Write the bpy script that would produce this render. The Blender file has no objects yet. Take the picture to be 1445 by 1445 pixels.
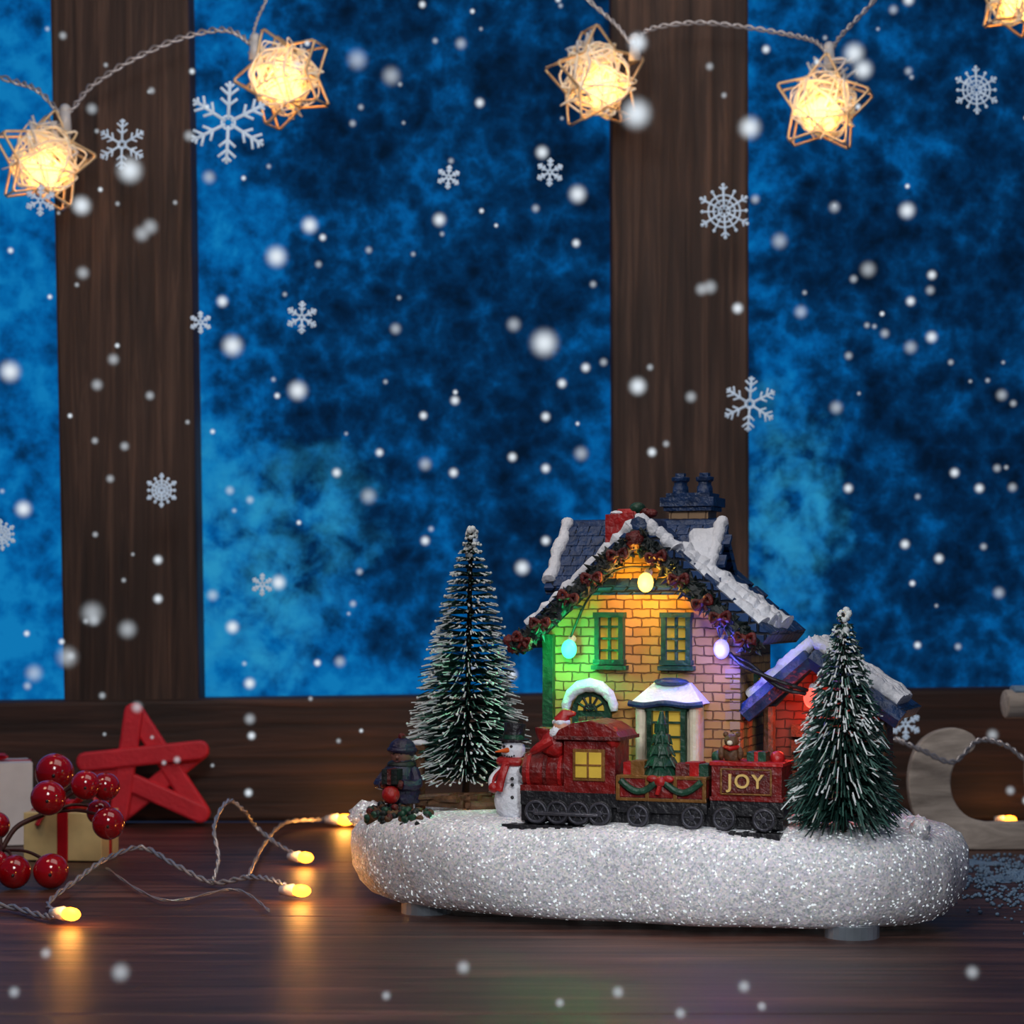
import bpy, math, random
from mathutils import Vector, Matrix, noise
random.seed(7)
R=random.random
def U(a,b): return a+(b-a)*random.random()
F=3000.0; CAMH=1.026; HZ=850.0
# ---- helpers placing image pixel coordinates in the scene (units: 1 = 10 cm) -------------------------------
def S(a,b,y):            # image pixel as a point at a given distance y from the viewer position
    return Vector(((a-722.5)*y/F, y, CAMH-(b-HZ)*y/F))
def TB(a,b,h=0.0):       # image pixel as a point lying on the table top (or h above it)
    y=F*(CAMH-h)/(b-HZ)
    return Vector(((a-722.5)*y/F, y, h))
TH=math.radians(20); TC,TS=math.cos(TH),math.sin(TH); CX,CY=.47,7.0
TOY=Matrix.Translation((CX,CY,0))@Matrix.Rotation(-TH,4,'Z')
def L(a,b,v):            # image pixel to figurine-local coordinates at local depth v
    k=(a-722.5)/F
    u=(k*(CY+v*TC)-CX-v*TS)/(TC+k*TS)
    y=CY-u*TS+v*TC
    return Vector((u,v,CAMH-(b-HZ)*y/F))
def lin(c):
    o=[]
    for x in c[:3]:
        x=x/255.0
        o.append(x/12.92 if x<=.04045 else ((x+.055)/1.055)**2.4)
    return (o[0],o[1],o[2],1)
# ---- materials ---------------------------------------------------------------
def newmat(name):
    m=bpy.data.materials.new(name); m.use_nodes=True
    nt=m.node_tree; b=nt.nodes['Principled BSDF']
    return m,nt,b
def mat(name,col,rough=.5,metal=0,var=.25,scale=12,bump=.0,bscale=40,emit=None,es=0,trans=0,coat=0):
    m,nt,b=newmat(name); c=lin(col)
    tc=nt.nodes.new('ShaderNodeTexCoord')
    n=nt.nodes.new('ShaderNodeTexNoise'); n.inputs['Scale'].default_value=scale; n.inputs['Detail'].default_value=6
    nt.links.new(tc.outputs['Object'],n.inputs['Vector'])
    r=nt.nodes.new('ShaderNodeValToRGB'); e=r.color_ramp.elements
    e[0].position=.3; e[1].position=.7
    e[0].color=[x*(1-var) for x in c[:3]]+[1]; e[1].color=[min(1,x*(1+var)) for x in c[:3]]+[1]
    nt.links.new(n.outputs['Fac'],r.inputs['Fac']); nt.links.new(r.outputs['Color'],b.inputs['Base Color'])
    b.inputs['Roughness'].default_value=rough; b.inputs['Metallic'].default_value=metal
    b.inputs['Transmission Weight'].default_value=trans; b.inputs['Coat Weight'].default_value=coat
    if bump:
        n2=nt.nodes.new('ShaderNodeTexNoise'); n2.inputs['Scale'].default_value=bscale; n2.inputs['Detail'].default_value=5
        nt.links.new(tc.outputs['Object'],n2.inputs['Vector'])
        bp=nt.nodes.new('ShaderNodeBump'); bp.inputs['Strength'].default_value=bump; bp.inputs['Distance'].default_value=.02
        nt.links.new(n2.outputs['Fac'],bp.inputs['Height']); nt.links.new(bp.outputs['Normal'],b.inputs['Normal'])
    if emit:
        b.inputs['Emission Color'].default_value=lin(emit); b.inputs['Emission Strength'].default_value=es
    return m
def wood(name,c0,c1,sc,rough=.5,bump=.25,c2=None):
    m,nt,b=newmat(name)
    tc=nt.nodes.new('ShaderNodeTexCoord'); mp=nt.nodes.new('ShaderNodeMapping'); mp.inputs['Scale'].default_value=sc
    nt.links.new(tc.outputs['Object'],mp.inputs['Vector'])
    n=nt.nodes.new('ShaderNodeTexNoise'); n.inputs['Scale'].default_value=1; n.inputs['Detail'].default_value=9; n.inputs['Roughness'].default_value=.65; n.inputs['Distortion'].default_value=.6
    nt.links.new(mp.outputs['Vector'],n.inputs['Vector'])
    r=nt.nodes.new('ShaderNodeValToRGB'); e=r.color_ramp.elements
    e[0].position=.32; e[0].color=lin(c0); e[1].position=.7; e[1].color=lin(c1)
    x=e.new(.5); x.color=lin(c2 or [(a+d)/2 for a,d in zip(c0,c1)])
    nt.links.new(n.outputs['Fac'],r.inputs['Fac'])
    n3=nt.nodes.new('ShaderNodeTexNoise'); n3.inputs['Scale'].default_value=1.3; nt.links.new(tc.outputs['Object'],n3.inputs['Vector'])
    mr=nt.nodes.new('ShaderNodeMapRange'); mr.inputs['From Min'].default_value=.3; mr.inputs['From Max'].default_value=.7; mr.inputs['To Min'].default_value=.7; mr.inputs['To Max'].default_value=1.25
    nt.links.new(n3.outputs['Fac'],mr.inputs['Value'])
    mx=nt.nodes.new('ShaderNodeVectorMath'); mx.operation='SCALE'
    nt.links.new(r.outputs['Color'],mx.inputs[0]); nt.links.new(mr.outputs['Result'],mx.inputs['Scale'])
    nt.links.new(mx.outputs['Vector'],b.inputs['Base Color'])
    bp=nt.nodes.new('ShaderNodeBump'); bp.inputs['Strength'].default_value=bump; bp.inputs['Distance'].default_value=.02
    nt.links.new(n.outputs['Fac'],bp.inputs['Height']); nt.links.new(bp.outputs['Normal'],b.inputs['Normal'])
    b.inputs['Roughness'].default_value=rough
    return m
def brick(name,c1,c2,mort,bw,rh,ms,rough=.6,bump=.6):
    m,nt,b=newmat(name)
    tc=nt.nodes.new('ShaderNodeTexCoord'); sp=nt.nodes.new('ShaderNodeSeparateXYZ'); nt.links.new(tc.outputs['Object'],sp.inputs[0])
    ad=nt.nodes.new('ShaderNodeMath'); ad.operation='ADD'; cb=nt.nodes.new('ShaderNodeCombineXYZ')
    nt.links.new(sp.outputs['X'],ad.inputs[0]); nt.links.new(sp.outputs['Y'],ad.inputs[1])
    nt.links.new(ad.outputs[0],cb.inputs['X']); nt.links.new(sp.outputs['Z'],cb.inputs['Y'])
    nn=nt.nodes.new('ShaderNodeTexNoise'); nn.inputs['Scale'].default_value=30; nt.links.new(tc.outputs['Object'],nn.inputs['Vector'])
    vm=nt.nodes.new('ShaderNodeVectorMath'); vm.operation='SCALE'; vm.inputs['Scale'].default_value=.012; nt.links.new(nn.outputs['Color'],vm.inputs[0])
    va=nt.nodes.new('ShaderNodeVectorMath'); va.operation='ADD'; nt.links.new(cb.outputs[0],va.inputs[0]); nt.links.new(vm.outputs['Vector'],va.inputs[1])
    br=nt.nodes.new('ShaderNodeTexBrick'); br.inputs['Scale'].default_value=1
    br.inputs['Brick Width'].default_value=bw; br.inputs['Row Height'].default_value=rh; br.inputs['Mortar Size'].default_value=ms; br.inputs['Mortar Smooth'].default_value=.6
    br.inputs['Color1'].default_value=lin(c1); br.inputs['Color2'].default_value=lin(c2); br.inputs['Mortar'].default_value=lin(mort)
    nt.links.new(va.outputs['Vector'],br.inputs['Vector'])
    nt.links.new(br.outputs['Color'],b.inputs['Base Color'])
    iv=nt.nodes.new('ShaderNodeMath'); iv.operation='SUBTRACT'; iv.inputs[0].default_value=1; nt.links.new(br.outputs['Fac'],iv.inputs[1])
    bp=nt.nodes.new('ShaderNodeBump'); bp.inputs['Strength'].default_value=bump; bp.inputs['Distance'].default_value=.01
    nt.links.new(iv.outputs[0],bp.inputs['Height']); nt.links.new(bp.outputs['Normal'],b.inputs['Normal'])
    b.inputs['Roughness'].default_value=rough
    return m
def glitter(name,base=(236,237,243)):
    m,nt,b=newmat(name)
    tc=nt.nodes.new('ShaderNodeTexCoord')
    v=nt.nodes.new('ShaderNodeTexVoronoi'); v.inputs['Scale'].default_value=165; nt.links.new(tc.outputs['Object'],v.inputs['Vector'])
    sp=nt.nodes.new('ShaderNodeSeparateColor'); nt.links.new(v.outputs['Color'],sp.inputs[0])
    r=nt.nodes.new('ShaderNodeValToRGB'); e=r.color_ramp.elements; c=lin(base)
    e[0].position=0; e[0].color=[x*.62 for x in c[:3]]+[1]; e[1].position=1; e[1].color=(1,1,1,1)
    x=e.new(.45); x.color=[min(1,x*.95) for x in c[:3]]+[1]
    nt.links.new(sp.outputs[0],r.inputs['Fac'])
    mx=nt.nodes.new('ShaderNodeMix'); mx.data_type='RGBA'; mx.blend_type='MULTIPLY'; mx.inputs[0].default_value=.14
    nt.links.new(r.outputs['Color'],mx.inputs[6]); nt.links.new(v.outputs['Color'],mx.inputs[7])
    nt.links.new(mx.outputs[2],b.inputs['Base Color'])
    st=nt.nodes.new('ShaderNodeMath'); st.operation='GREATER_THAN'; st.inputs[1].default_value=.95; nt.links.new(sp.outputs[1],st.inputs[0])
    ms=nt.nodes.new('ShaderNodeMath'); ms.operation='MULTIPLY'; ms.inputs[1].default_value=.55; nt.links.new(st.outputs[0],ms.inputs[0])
    b.inputs['Emission Color'].default_value=(.85,.95,1,1); nt.links.new(ms.outputs[0],b.inputs['Emission Strength'])  # glitter glints put in as scattered glowing cells
    n=nt.nodes.new('ShaderNodeTexNoise'); n.inputs['Scale'].default_value=55; n.inputs['Detail'].default_value=8; nt.links.new(tc.outputs['Object'],n.inputs['Vector'])
    bp=nt.nodes.new('ShaderNodeBump'); bp.inputs['Strength'].default_value=.45; bp.inputs['Distance'].default_value=.012
    nt.links.new(n.outputs['Fac'],bp.inputs['Height']); nt.links.new(bp.outputs['Normal'],b.inputs['Normal'])
    b.inputs['Roughness'].default_value=.6
    return m
M={}
M['snow']=mat('painted_snow',(225,228,235),.7,var=.08,bump=.5,bscale=60)
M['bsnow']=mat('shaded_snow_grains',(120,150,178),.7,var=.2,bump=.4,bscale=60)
M['glit']=glitter('glitter_snow')
M['red']=mat('red_paint',(112,17,15),.42,var=.4,scale=25,bump=.6,bscale=32)
M['redb']=mat('bright_red',(160,22,22),.4,var=.3,scale=20,bump=.4)
M['gold']=mat('gold_trim',(130,88,42),.4,.3,bump=.3)
M['letter']=mat('letter_paint',(215,180,105),.5,var=.1)
M['blk']=mat('black_paint',(26,26,30),.4,var=.4,bump=.4,bscale=50)
M['wheel']=mat('wheel_grey',(70,70,78),.35,.4,bump=.3)
M['green']=mat('green_paint',(18,62,44),.45,var=.4,scale=30,bump=.4)
M['dgreen']=mat('garland_green',(16,28,28),.5,var=.5,scale=40,bump=.5)
M['maroon']=mat('garland_red',(88,20,17),.42,var=.5,scale=40,bump=.6,bscale=70)
M['yel']=mat('lit_window',(190,160,60),.4,var=.2,emit=(225,180,60),es=.12)
M['wall']=brick('house_brick',(186,142,82),(164,120,62),(112,76,38),.060,.030,.0030,bump=.9)
M['wall2']=brick('annex_brick',(120,66,46),(104,54,38),(66,34,24),.060,.030,.003)
M['shing']=brick('blue_shingles',(22,50,92),(36,70,120),(8,16,32),.05,.034,.005,rough=.4,bump=1)
M['blue']=mat('blue_paint',(24,52,92),.4,var=.4,scale=30,bump=.7,bscale=30)
M['tan']=brick('chimney_brick',(168,140,108),(150,120,88),(105,80,58),.06,.03,.003)
M['cream']=mat('cream_paint',(215,205,180),.5,var=.1,bump=.3)
M['brown']=mat('brown_paint',(88,58,34),.6,var=.5,scale=30,bump=.6)
M['navy']=mat('navy_coat',(28,26,58),.4,var=.5,scale=30,bump=.6)
M['skin']=mat('painted_skin',(205,150,120),.5,var=.1)
M['skin2']=mat('shaded_skin',(120,82,70),.5,var=.2)
M['orange']=mat('carrot',(215,90,20),.5,var=.1)
M['needle']=mat('tree_bristle',(9,44,38),.45,var=.3)
M['frost']=mat('frosted_tip',(220,228,228),.6,var=.1)
M['frostg']=mat('frosted_green',(60,100,90),.6,var=.2)
M['trunk']=mat('twisted_wire',(34,32,30),.5,.4)
M['rubber']=mat('rubber_foot',(140,150,160),.3,trans=.5)
M['berry']=mat('red_berry',(160,8,20),.12,var=.3,scale=6,coat=.8)
M['stem']=mat('berry_stem',(62,24,20),.6)
M['giftw']=mat('white_wrap',(225,222,222),.5,var=.05)
M['kraft']=mat('gold_wrap',(218,195,138),.4,var=.12)
M['ribbon']=mat('red_ribbon',(180,16,28),.3,var=.2)
M['rstar']=mat('red_felt_star',(218,38,54),.6,var=.12,bump=.2,bscale=60)
M['wire']=mat('clear_wire',(190,185,185),.25,.55,var=.2)
M['cop']=mat('star_wire_gold',(228,196,150),.3,.5,var=.2)
M['wrap']=mat('star_thread',(250,244,234),.5,var=.1,emit=(255,205,130),es=.18)  # warm bulb light put into the threads as faint emission
M['clip']=mat('clear_clip',(240,240,240),.2,var=.05,trans=.3)
M['sled']=wood('grey_wood',(150,140,130),(236,224,210),(3,14,14),.7)
M['table']=wood('table_wood',(38,22,20),(118,78,66),(.9,15,15),.46,.25,c2=(74,46,39))
M['post']=wood('frame_wood',(34,23,19),(104,78,64),(17,17,.7),.7,.6,c2=(64,46,38))
M['rail']=wood('rail_wood',(30,18,14),(84,55,44),(.7,17,17),.65,.5,c2=(52,34,28))
def emis(name,col,s):
    m,nt,b=newmat(name); c=lin(col)
    tc=nt.nodes.new('ShaderNodeTexCoord'); n=nt.nodes.new('ShaderNodeTexNoise'); nt.links.new(tc.outputs['Object'],n.inputs['Vector'])
    mr=nt.nodes.new('ShaderNodeMapRange'); mr.inputs['To Min'].default_value=s*.9; mr.inputs['To Max'].default_value=s*1.1
    nt.links.new(n.outputs['Fac'],mr.inputs['Value']); nt.links.new(mr.outputs['Result'],b.inputs['Emission Strength'])
    b.inputs['Base Color'].default_value=c; b.inputs['Emission Color'].default_value=c
    return m
M['e_warm']=emis('warm_led',(255,150,40),7)
M['e_bulb']=emis('warm_bulb',(255,180,70),9)
M['e_amb']=emis('amber_led',(255,200,70),6)
M['e_grn']=emis('green_led',(70,255,165),2.1)
M['e_blu']=emis('blue_led',(125,120,255),2.0)
M['e_red']=emis('red_led',(255,85,70),1.8)
def softsnow():
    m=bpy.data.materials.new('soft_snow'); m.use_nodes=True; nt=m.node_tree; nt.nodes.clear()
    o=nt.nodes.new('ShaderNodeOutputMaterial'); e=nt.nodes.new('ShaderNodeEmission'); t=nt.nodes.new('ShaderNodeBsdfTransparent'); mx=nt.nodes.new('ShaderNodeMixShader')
    e.inputs['Color'].default_value=(.84,.92,1,1); e.inputs['Strength'].default_value=.9  # snow dots glow by themselves, soft edge imitates lens blur
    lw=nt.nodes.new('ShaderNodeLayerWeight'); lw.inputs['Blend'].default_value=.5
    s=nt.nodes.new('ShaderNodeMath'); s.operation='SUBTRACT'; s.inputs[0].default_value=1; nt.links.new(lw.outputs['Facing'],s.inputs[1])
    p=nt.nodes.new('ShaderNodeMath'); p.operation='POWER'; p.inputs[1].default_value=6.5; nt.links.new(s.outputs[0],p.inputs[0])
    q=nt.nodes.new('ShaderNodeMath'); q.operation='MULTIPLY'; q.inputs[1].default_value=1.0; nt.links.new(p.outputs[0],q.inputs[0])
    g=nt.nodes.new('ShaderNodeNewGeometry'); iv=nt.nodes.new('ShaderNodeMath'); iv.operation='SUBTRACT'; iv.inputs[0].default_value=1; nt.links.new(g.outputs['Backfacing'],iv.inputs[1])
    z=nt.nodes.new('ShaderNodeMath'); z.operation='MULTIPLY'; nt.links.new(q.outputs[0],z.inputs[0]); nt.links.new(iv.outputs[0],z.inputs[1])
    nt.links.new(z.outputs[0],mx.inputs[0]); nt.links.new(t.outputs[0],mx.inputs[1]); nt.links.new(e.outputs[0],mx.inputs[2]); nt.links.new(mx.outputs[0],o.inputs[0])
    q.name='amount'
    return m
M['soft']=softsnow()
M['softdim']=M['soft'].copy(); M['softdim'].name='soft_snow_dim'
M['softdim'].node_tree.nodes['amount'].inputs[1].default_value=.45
M['flake']=mat('snowflake_white',(185,200,215),.6,var=.05,emit=(190,212,235),es=.30)  # flakes get their brightness partly from painted-in emission
# ---- geometry builder --------------------------------------------------------
class B:
    def __init__(s): s.v=[];s.f=[];s.m=[];s.sm=[];s.mats=[];s.X=Matrix.Identity(4)
    def mi(s,k):
        if k not in s.mats: s.mats.append(k)
        return s.mats.index(k)
    def add(s,vs,fs,k,smooth=False):
        o=len(s.v); s.v+= [s.X@Vector(p) for p in vs]; i=s.mi(k)
        for f in fs: s.f.append([o+a for a in f]); s.m.append(i); s.sm.append(smooth)
    def box(s,c,d,k,rot=None,taper=1.0):
        c=Vector(c); vs=[]
        for z in (-1,1):
            t=taper if z>0 else 1
            for x,y in ((-1,-1),(1,-1),(1,1),(-1,1)):
                p=Vector((x*d[0]/2*t,y*d[1]/2*t,z*d[2]/2)); 
                if rot: p=rot@p
                vs.append(c+p)
        s.add(vs,[(0,3,2,1),(4,5,6,7),(0,1,5,4),(1,2,6,5),(2,3,7,6),(3,0,4,7)],k)
    def prism(s,pts,y0,y1,k):     # polygon in XZ extruded along Y
        n=len(pts); vs=[(p[0],y0,p[1]) for p in pts]+[(p[0],y1,p[1]) for p in pts]
        a=sum(pts[i][0]*pts[(i+1)%n][1]-pts[(i+1)%n][0]*pts[i][1] for i in range(n))
        fr=list(range(n)); bk=[n+i for i in range(n)][::-1]
        sd=[(i,n+i,n+(i+1)%n,(i+1)%n) for i in range(n)]
        if a<0: fr=fr[::-1]; bk=bk[::-1]; sd=[x[::-1] for x in sd]
        s.add(vs,[fr,bk]+sd,k)
    def prismx(s,pts,x0,x1,k):    # polygon in YZ extruded along X
        n=len(pts); vs=[(x0,p[0],p[1]) for p in pts]+[(x1,p[0],p[1]) for p in pts]
        a=sum(pts[i][0]*pts[(i+1)%n][1]-pts[(i+1)%n][0]*pts[i][1] for i in range(n))
        fr=list(range(n))[::-1]; bk=[n+i for i in range(n)]
        sd=[(i,(i+1)%n,n+(i+1)%n,n+i) for i in range(n)]
        if a<0: fr=fr[::-1]; bk=bk[::-1]; sd=[x[::-1] for x in sd]
        s.add(vs,[fr,bk]+sd,k)
    def sph(s,c,r,k,n=16,m=10,rot=None,jit=0):
        if not hasattr(r,'__len__'): r=(r,r,r)
        c=Vector(c); vs=[];fs=[]
        def P(p):
            p=Vector(p)
            if jit: p*=1+jit*noise.noise(p*3+c*7)
            p=Vector((p.x*r[0],p.y*r[1],p.z*r[2]))
            if rot: p=rot@p
            return c+p
        vs.append(P((0,0,1)))
        for j in range(1,m):
            a=math.pi*j/m
            for i in range(n):
                b=2*math.pi*i/n; vs.append(P((math.sin(a)*math.cos(b),math.sin(a)*math.sin(b),math.cos(a))))
        vs.append(P((0,0,-1))); e=len(vs)-1
        for i in range(n): fs.append((0,1+i,1+(i+1)%n))
        for j in range(m-2):
            for i in range(n):
                a=1+j*n+i; b=1+j*n+(i+1)%n; fs.append((a,a+n,b+n,b))
        for i in range(n): fs.append((e,1+(m-2)*n+(i+1)%n,1+(m-2)*n+i))
        s.add(vs,fs,k,True)
    def tube(s,pts,r,k,n=8,cap=True,smooth=True,flat=None):
        pts=[Vector(p) for p in pts]; N=len(pts)
        if not hasattr(r,'__len__'): r=[r]*N
        vs=[];up=None
        for i,p in enumerate(pts):
            t=(pts[min(i+1,N-1)]-pts[max(i-1,0)])
            t=t.normalized() if t.length>1e-9 else Vector((0,0,1))
            if up is None:
                up=Vector((0,0,1)) if abs(t.z)<.9 else Vector((0,1,0))
            a=t.cross(up)
            if a.length<1e-4: a=t.cross(Vector((1,0,0)))
            a.normalize(); b=a.cross(t).normalized(); up=b
            for j in range(n):
                q=2*math.pi*j/n; vs.append(p+(a*math.cos(q)+b*math.sin(q)*(flat or 1))*r[i])
        fs=[]
        for i in range(N-1):
            for j in range(n):
                a=i*n+j; b=i*n+(j+1)%n; fs.append((a,b,b+n,a+n))
        if cap: fs.append(list(range(n))[::-1]); fs.append([(N-1)*n+j for j in range(n)])
        s.add(vs,fs,k,smooth)
    def cyl(s,p0,p1,r0,k,r1=None,n=20): s.tube([p0,p1],[r0,r0 if r1 is None else r1],k,n,True,False)
    def lathe(s,c,prof,k,n=24,smooth=True):
        c=Vector(c); vs=[];fs=[]
        for r,z in prof:
            for j in range(n):
                q=2*math.pi*j/n; vs.append(c+Vector((r*math.cos(q),r*math.sin(q),z)))
        for i in range(len(prof)-1):
            for j in range(n):
                a=i*n+j;b=i*n+(j+1)%n; fs.append((a,b,b+n,a+n))
        s.add(vs,fs,k,smooth)
    def done(s,name,parent=None,X=None,bevel=0,recenter=True):
        X=X or Matrix.Identity(4)
        if recenter:
            lo=Vector([min(p[i] for p in s.v) for i in range(3)]); hi=Vector([max(p[i] for p in s.v) for i in range(3)])
            o=Vector(((lo.x+hi.x)/2,(lo.y+hi.y)/2,lo.z))
        else: o=Vector((0,0,0))
        me=bpy.data.meshes.new(name); me.from_pydata([p-o for p in s.v],[],s.f)
        for k in s.mats: me.materials.append(M[k])
        me.polygons.foreach_set('material_index',s.m); me.polygons.foreach_set('use_smooth',s.sm); me.update()
        ob=bpy.data.objects.new(name,me); bpy.context.scene.collection.objects.link(ob)
        ob.matrix_world=X@Matrix.Translation(o)
        if bevel:
            md=ob.modifiers.new('bevel','BEVEL'); md.width=bevel; md.segments=2; md.limit_method='ANGLE'; md.angle_limit=math.radians(40)
        if parent:
            ob.parent=parent; ob.matrix_parent_inverse=parent.matrix_world.inverted(); 
        return ob
def empty(name,loc):
    e=bpy.data.objects.new(name,None); e.empty_display_size=.1; bpy.context.scene.collection.objects.link(e)
    e.matrix_world=Matrix.Translation(Vector(loc)); 
    bpy.context.view_layer.update(); return e
def cr(pts,k=8):
    pts=[Vector(p) for p in pts]; o=[]
    for i in range(len(pts)-1):
        p0=pts[max(i-1,0)];p1=pts[i];p2=pts[i+1];p3=pts[min(i+2,len(pts)-1)]
        for j in range(k):
            t=j/k; o.append(.5*((2*p1)+(p2-p0)*t+(2*p0-5*p1+4*p2-p3)*t*t+(3*p1-p0-3*p2+p3)*t**3))
    o.append(pts[-1]); return o
def twisted(b,path,r,k,off,freq=1.2):
    for ph in (0,math.pi):
        q=[];
        for i,p in enumerate(path):
            a=ph+i*freq; q.append(p+Vector((math.cos(a)*off*.6,math.cos(a)*off*.6,math.sin(a)*off)))
        b.tube(q,r,k,6)
def light(name,kind,loc,energy,col,size=.1,target=None,**kw):
    d=bpy.data.lights.new(name,kind); d.energy=energy; d.color=col
    if kind=='AREA': d.size=size
    else: d.shadow_soft_size=size
    for a,v in kw.items(): setattr(d,a,v)
    o=bpy.data.objects.new(name,d); bpy.context.scene.collection.objects.link(o); o.location=loc
    if target is not None:
        o.rotation_euler=(Vector(target)-Vector(loc)).to_track_quat('-Z','Y').to_euler()
    return o
# ================= ROOM / WINDOW =================
WY=9.93
win=empty('window_1',(0,WY+.1,0))
b=B()
def pl(p): return (p.x,p.z)
def post(x0t,x1t,x0b,x1b):
    y=WY+.05
    b.prism([pl(S(x0b,1000,y)),pl(S(x1b,1000,y)),pl(S(x1t-(x1b-x1t)*.4,-420,y)),pl(S(x0t-(x0b-x0t)*.4,-420,y))],y,y+.35,'post')
post(70,265,90,281); post(862,1056,866,1058); post(1650,1845,1650,1845); post(2440,2640,2440,2640); post(-730,-535,-720,-520); post(-1530,-1330,-1520,-1320)
b.done('posts',win,bevel=.015,recenter=False)
b=B()
lz=S(-1600,1012,WY).z; rz=S(2900,952,WY).z
lx=S(-1600,0,WY).x; rx=S(2900,0,WY).x
b.prism([(lx,0),(rx,0),(rx,rz),(lx,lz)],WY,WY+.45,'rail')
tz=S(0,-420,WY).z
b.box(((lx+rx)/2,WY+.2,tz+.3),(rx-lx,.5,.6),'rail')
b.done('rails',win,bevel=.02,recenter=False)
# panes : frosty night scenery behind the frame
def pane_mat():
    m,nt,bs=newmat('frosted_night_glass'); N=nt.nodes; Lk=nt.links
    tc=N.new('ShaderNodeTexCoord')
    def noi(scale,detail,rough,dist=0,vec=None):
        n=N.new('ShaderNodeTexNoise'); n.inputs['Scale'].default_value=scale; n.inputs['Detail'].default_value=detail; n.inputs['Roughness'].default_value=rough; n.inputs['Distortion'].default_value=dist
        Lk.new(vec or tc.outputs['Object'],n.inputs['Vector']); return n
    def math_(op,a,bb=None,c=None):
        n=N.new('ShaderNodeMath'); n.operation=op
        for i,x in enumerate((a,bb,c)):
            if x is None: continue
            if isinstance(x,(int,float)): n.inputs[i].default_value=x
            else: Lk.new(x,n.inputs[i])
        return n.outputs[0]
    def warp(src,n,amt):
        s=N.new('ShaderNodeVectorMath'); s.operation='SUBTRACT'; Lk.new(n.outputs['Color'],s.inputs[0]); s.inputs[1].default_value=(.5,.5,.5)
        k=N.new('ShaderNodeVectorMath'); k.operation='SCALE'; k.inputs['Scale'].default_value=amt; Lk.new(s.outputs[0],k.inputs[0])
        a=N.new('ShaderNodeVectorMath'); a.operation='ADD'; Lk.new(src,a.inputs[0]); Lk.new(k.outputs[0],a.inputs[1]); return a.outputs[0]
    W1=warp(tc.outputs['Object'],noi(1.2,4,.6),1.1)
    W2=warp(W1,noi(5,6,.7),.55)
    yy=WY+.25
    def blob(a,c,ra,rc,src=None):
        p=S(a,c,yy); rx_=ra*yy/F; rz_=rc*yy/F
        s=N.new('ShaderNodeVectorMath'); s.operation='SUBTRACT'; Lk.new(src or W2,s.inputs[0]); s.inputs[1].default_value=(p.x,p.y,p.z)
        d=N.new('ShaderNodeVectorMath'); d.operation='MULTIPLY'; Lk.new(s.outputs[0],d.inputs[0]); d.inputs[1].default_value=(1/rx_,0,1/rz_)
        l=N.new('ShaderNodeVectorMath'); l.operation='LENGTH'; Lk.new(d.outputs[0],l.inputs[0])
        return math_('SUBTRACT',1,l.outputs['Value'])
    bl=[blob(620,170,310,330),blob(610,560,300,380),blob(1340,330,300,480),blob(1310,700,270,300),blob(2000,400,300,600),blob(-250,500,170,420),blob(700,60,280,240)]
    mxv=bl[0]
    for q in bl[1:]: mxv=math_('MAXIMUM',mxv,q)
    mxv=math_('MAXIMUM',mxv,-.3)
    mxv=math_('MINIMUM',mxv,.42)
    n1=noi(1.9,5,.6,.2); f2=noi(5.5,5,.62,.3); f3=noi(20,3,.6,.2)
    vo=N.new('ShaderNodeTexVoronoi'); vo.inputs['Scale'].default_value=8; Lk.new(warp(tc.outputs['Object'],noi(8,4,.65),.22),vo.inputs['Vector'])
    v=math_('MULTIPLY_ADD',n1.outputs['Fac'],3.0,-1.5)
    v=math_('MULTIPLY_ADD',mxv,1.8,v)
    v=math_('ADD',v,math_('MULTIPLY_ADD',f2.outputs['Fac'],3.2,-1.6))
    v=math_('ADD',v,math_('MULTIPLY_ADD',f3.outputs['Fac'],1.1,-.55))
    v=math_('ADD',v,math_('MULTIPLY_ADD',vo.outputs['Distance'],-1.3,.55))
    ty=blob(340,780,200,230); ty2=blob(1105,720,110,200); t=math_('MAXIMUM',ty,ty2); t=math_('MINIMUM',math_('MAXIMUM',t,0),.6)
    v=math_('MULTIPLY_ADD',t,-1.0,v)
    v=math_('MULTIPLY_ADD',v,.34,.46)
    r=N.new('ShaderNodeValToRGB'); e=r.color_ramp.elements
    e[0].position=0; e[0].color=lin((14,118,180)); e[1].position=1; e[1].color=lin((3,20,42))
    for p,c in ((.2,(4,98,164)),(.36,(3,80,142)),(.48,(3,64,116)),(.60,(3,48,90)),(.78,(3,33,66))):
        x=e.new(p); x.color=lin(c)
    Lk.new(v,r.inputs['Fac'])
    t2=math_('MULTIPLY',t,math_('MAXIMUM',math_('MULTIPLY_ADD',f2.outputs['Fac'],-4.5,2.8),0)); t2=math_('MINIMUM',t2,.7)
    mx=N.new('ShaderNodeMix'); mx.data_type='RGBA'; Lk.new(t2,mx.inputs[0]); Lk.new(r.outputs['Color'],mx.inputs[6]); mx.inputs[7].default_value=lin((45,148,190))
    Lk.new(mx.outputs[2],bs.inputs['Emission Color']); bs.inputs['Emission Strength'].default_value=1.0
    bs.inputs['Base Color'].default_value=(.001,.004,.008,1); bs.inputs['Roughness'].default_value=1; bs.inputs['Specular IOR Level'].default_value=0
    return m
M['pane']=pane_mat()
b=B(); b.box(((lx+rx)/2,WY+.27,tz/2+.2),(rx-lx,.03,tz),'pane'); b.done('glass',win,recenter=False)
# table
b=B()
ys=[2.2,3.75,5.3,6.95,8.4,WY-.004]
for i in range(5):
    b.box((0,(ys[i]+ys[i+1])/2,-.15),(15.5,ys[i+1]-ys[i]-.006,.3),'table')
b.done('table',bevel=.006,recenter=False)
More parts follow.
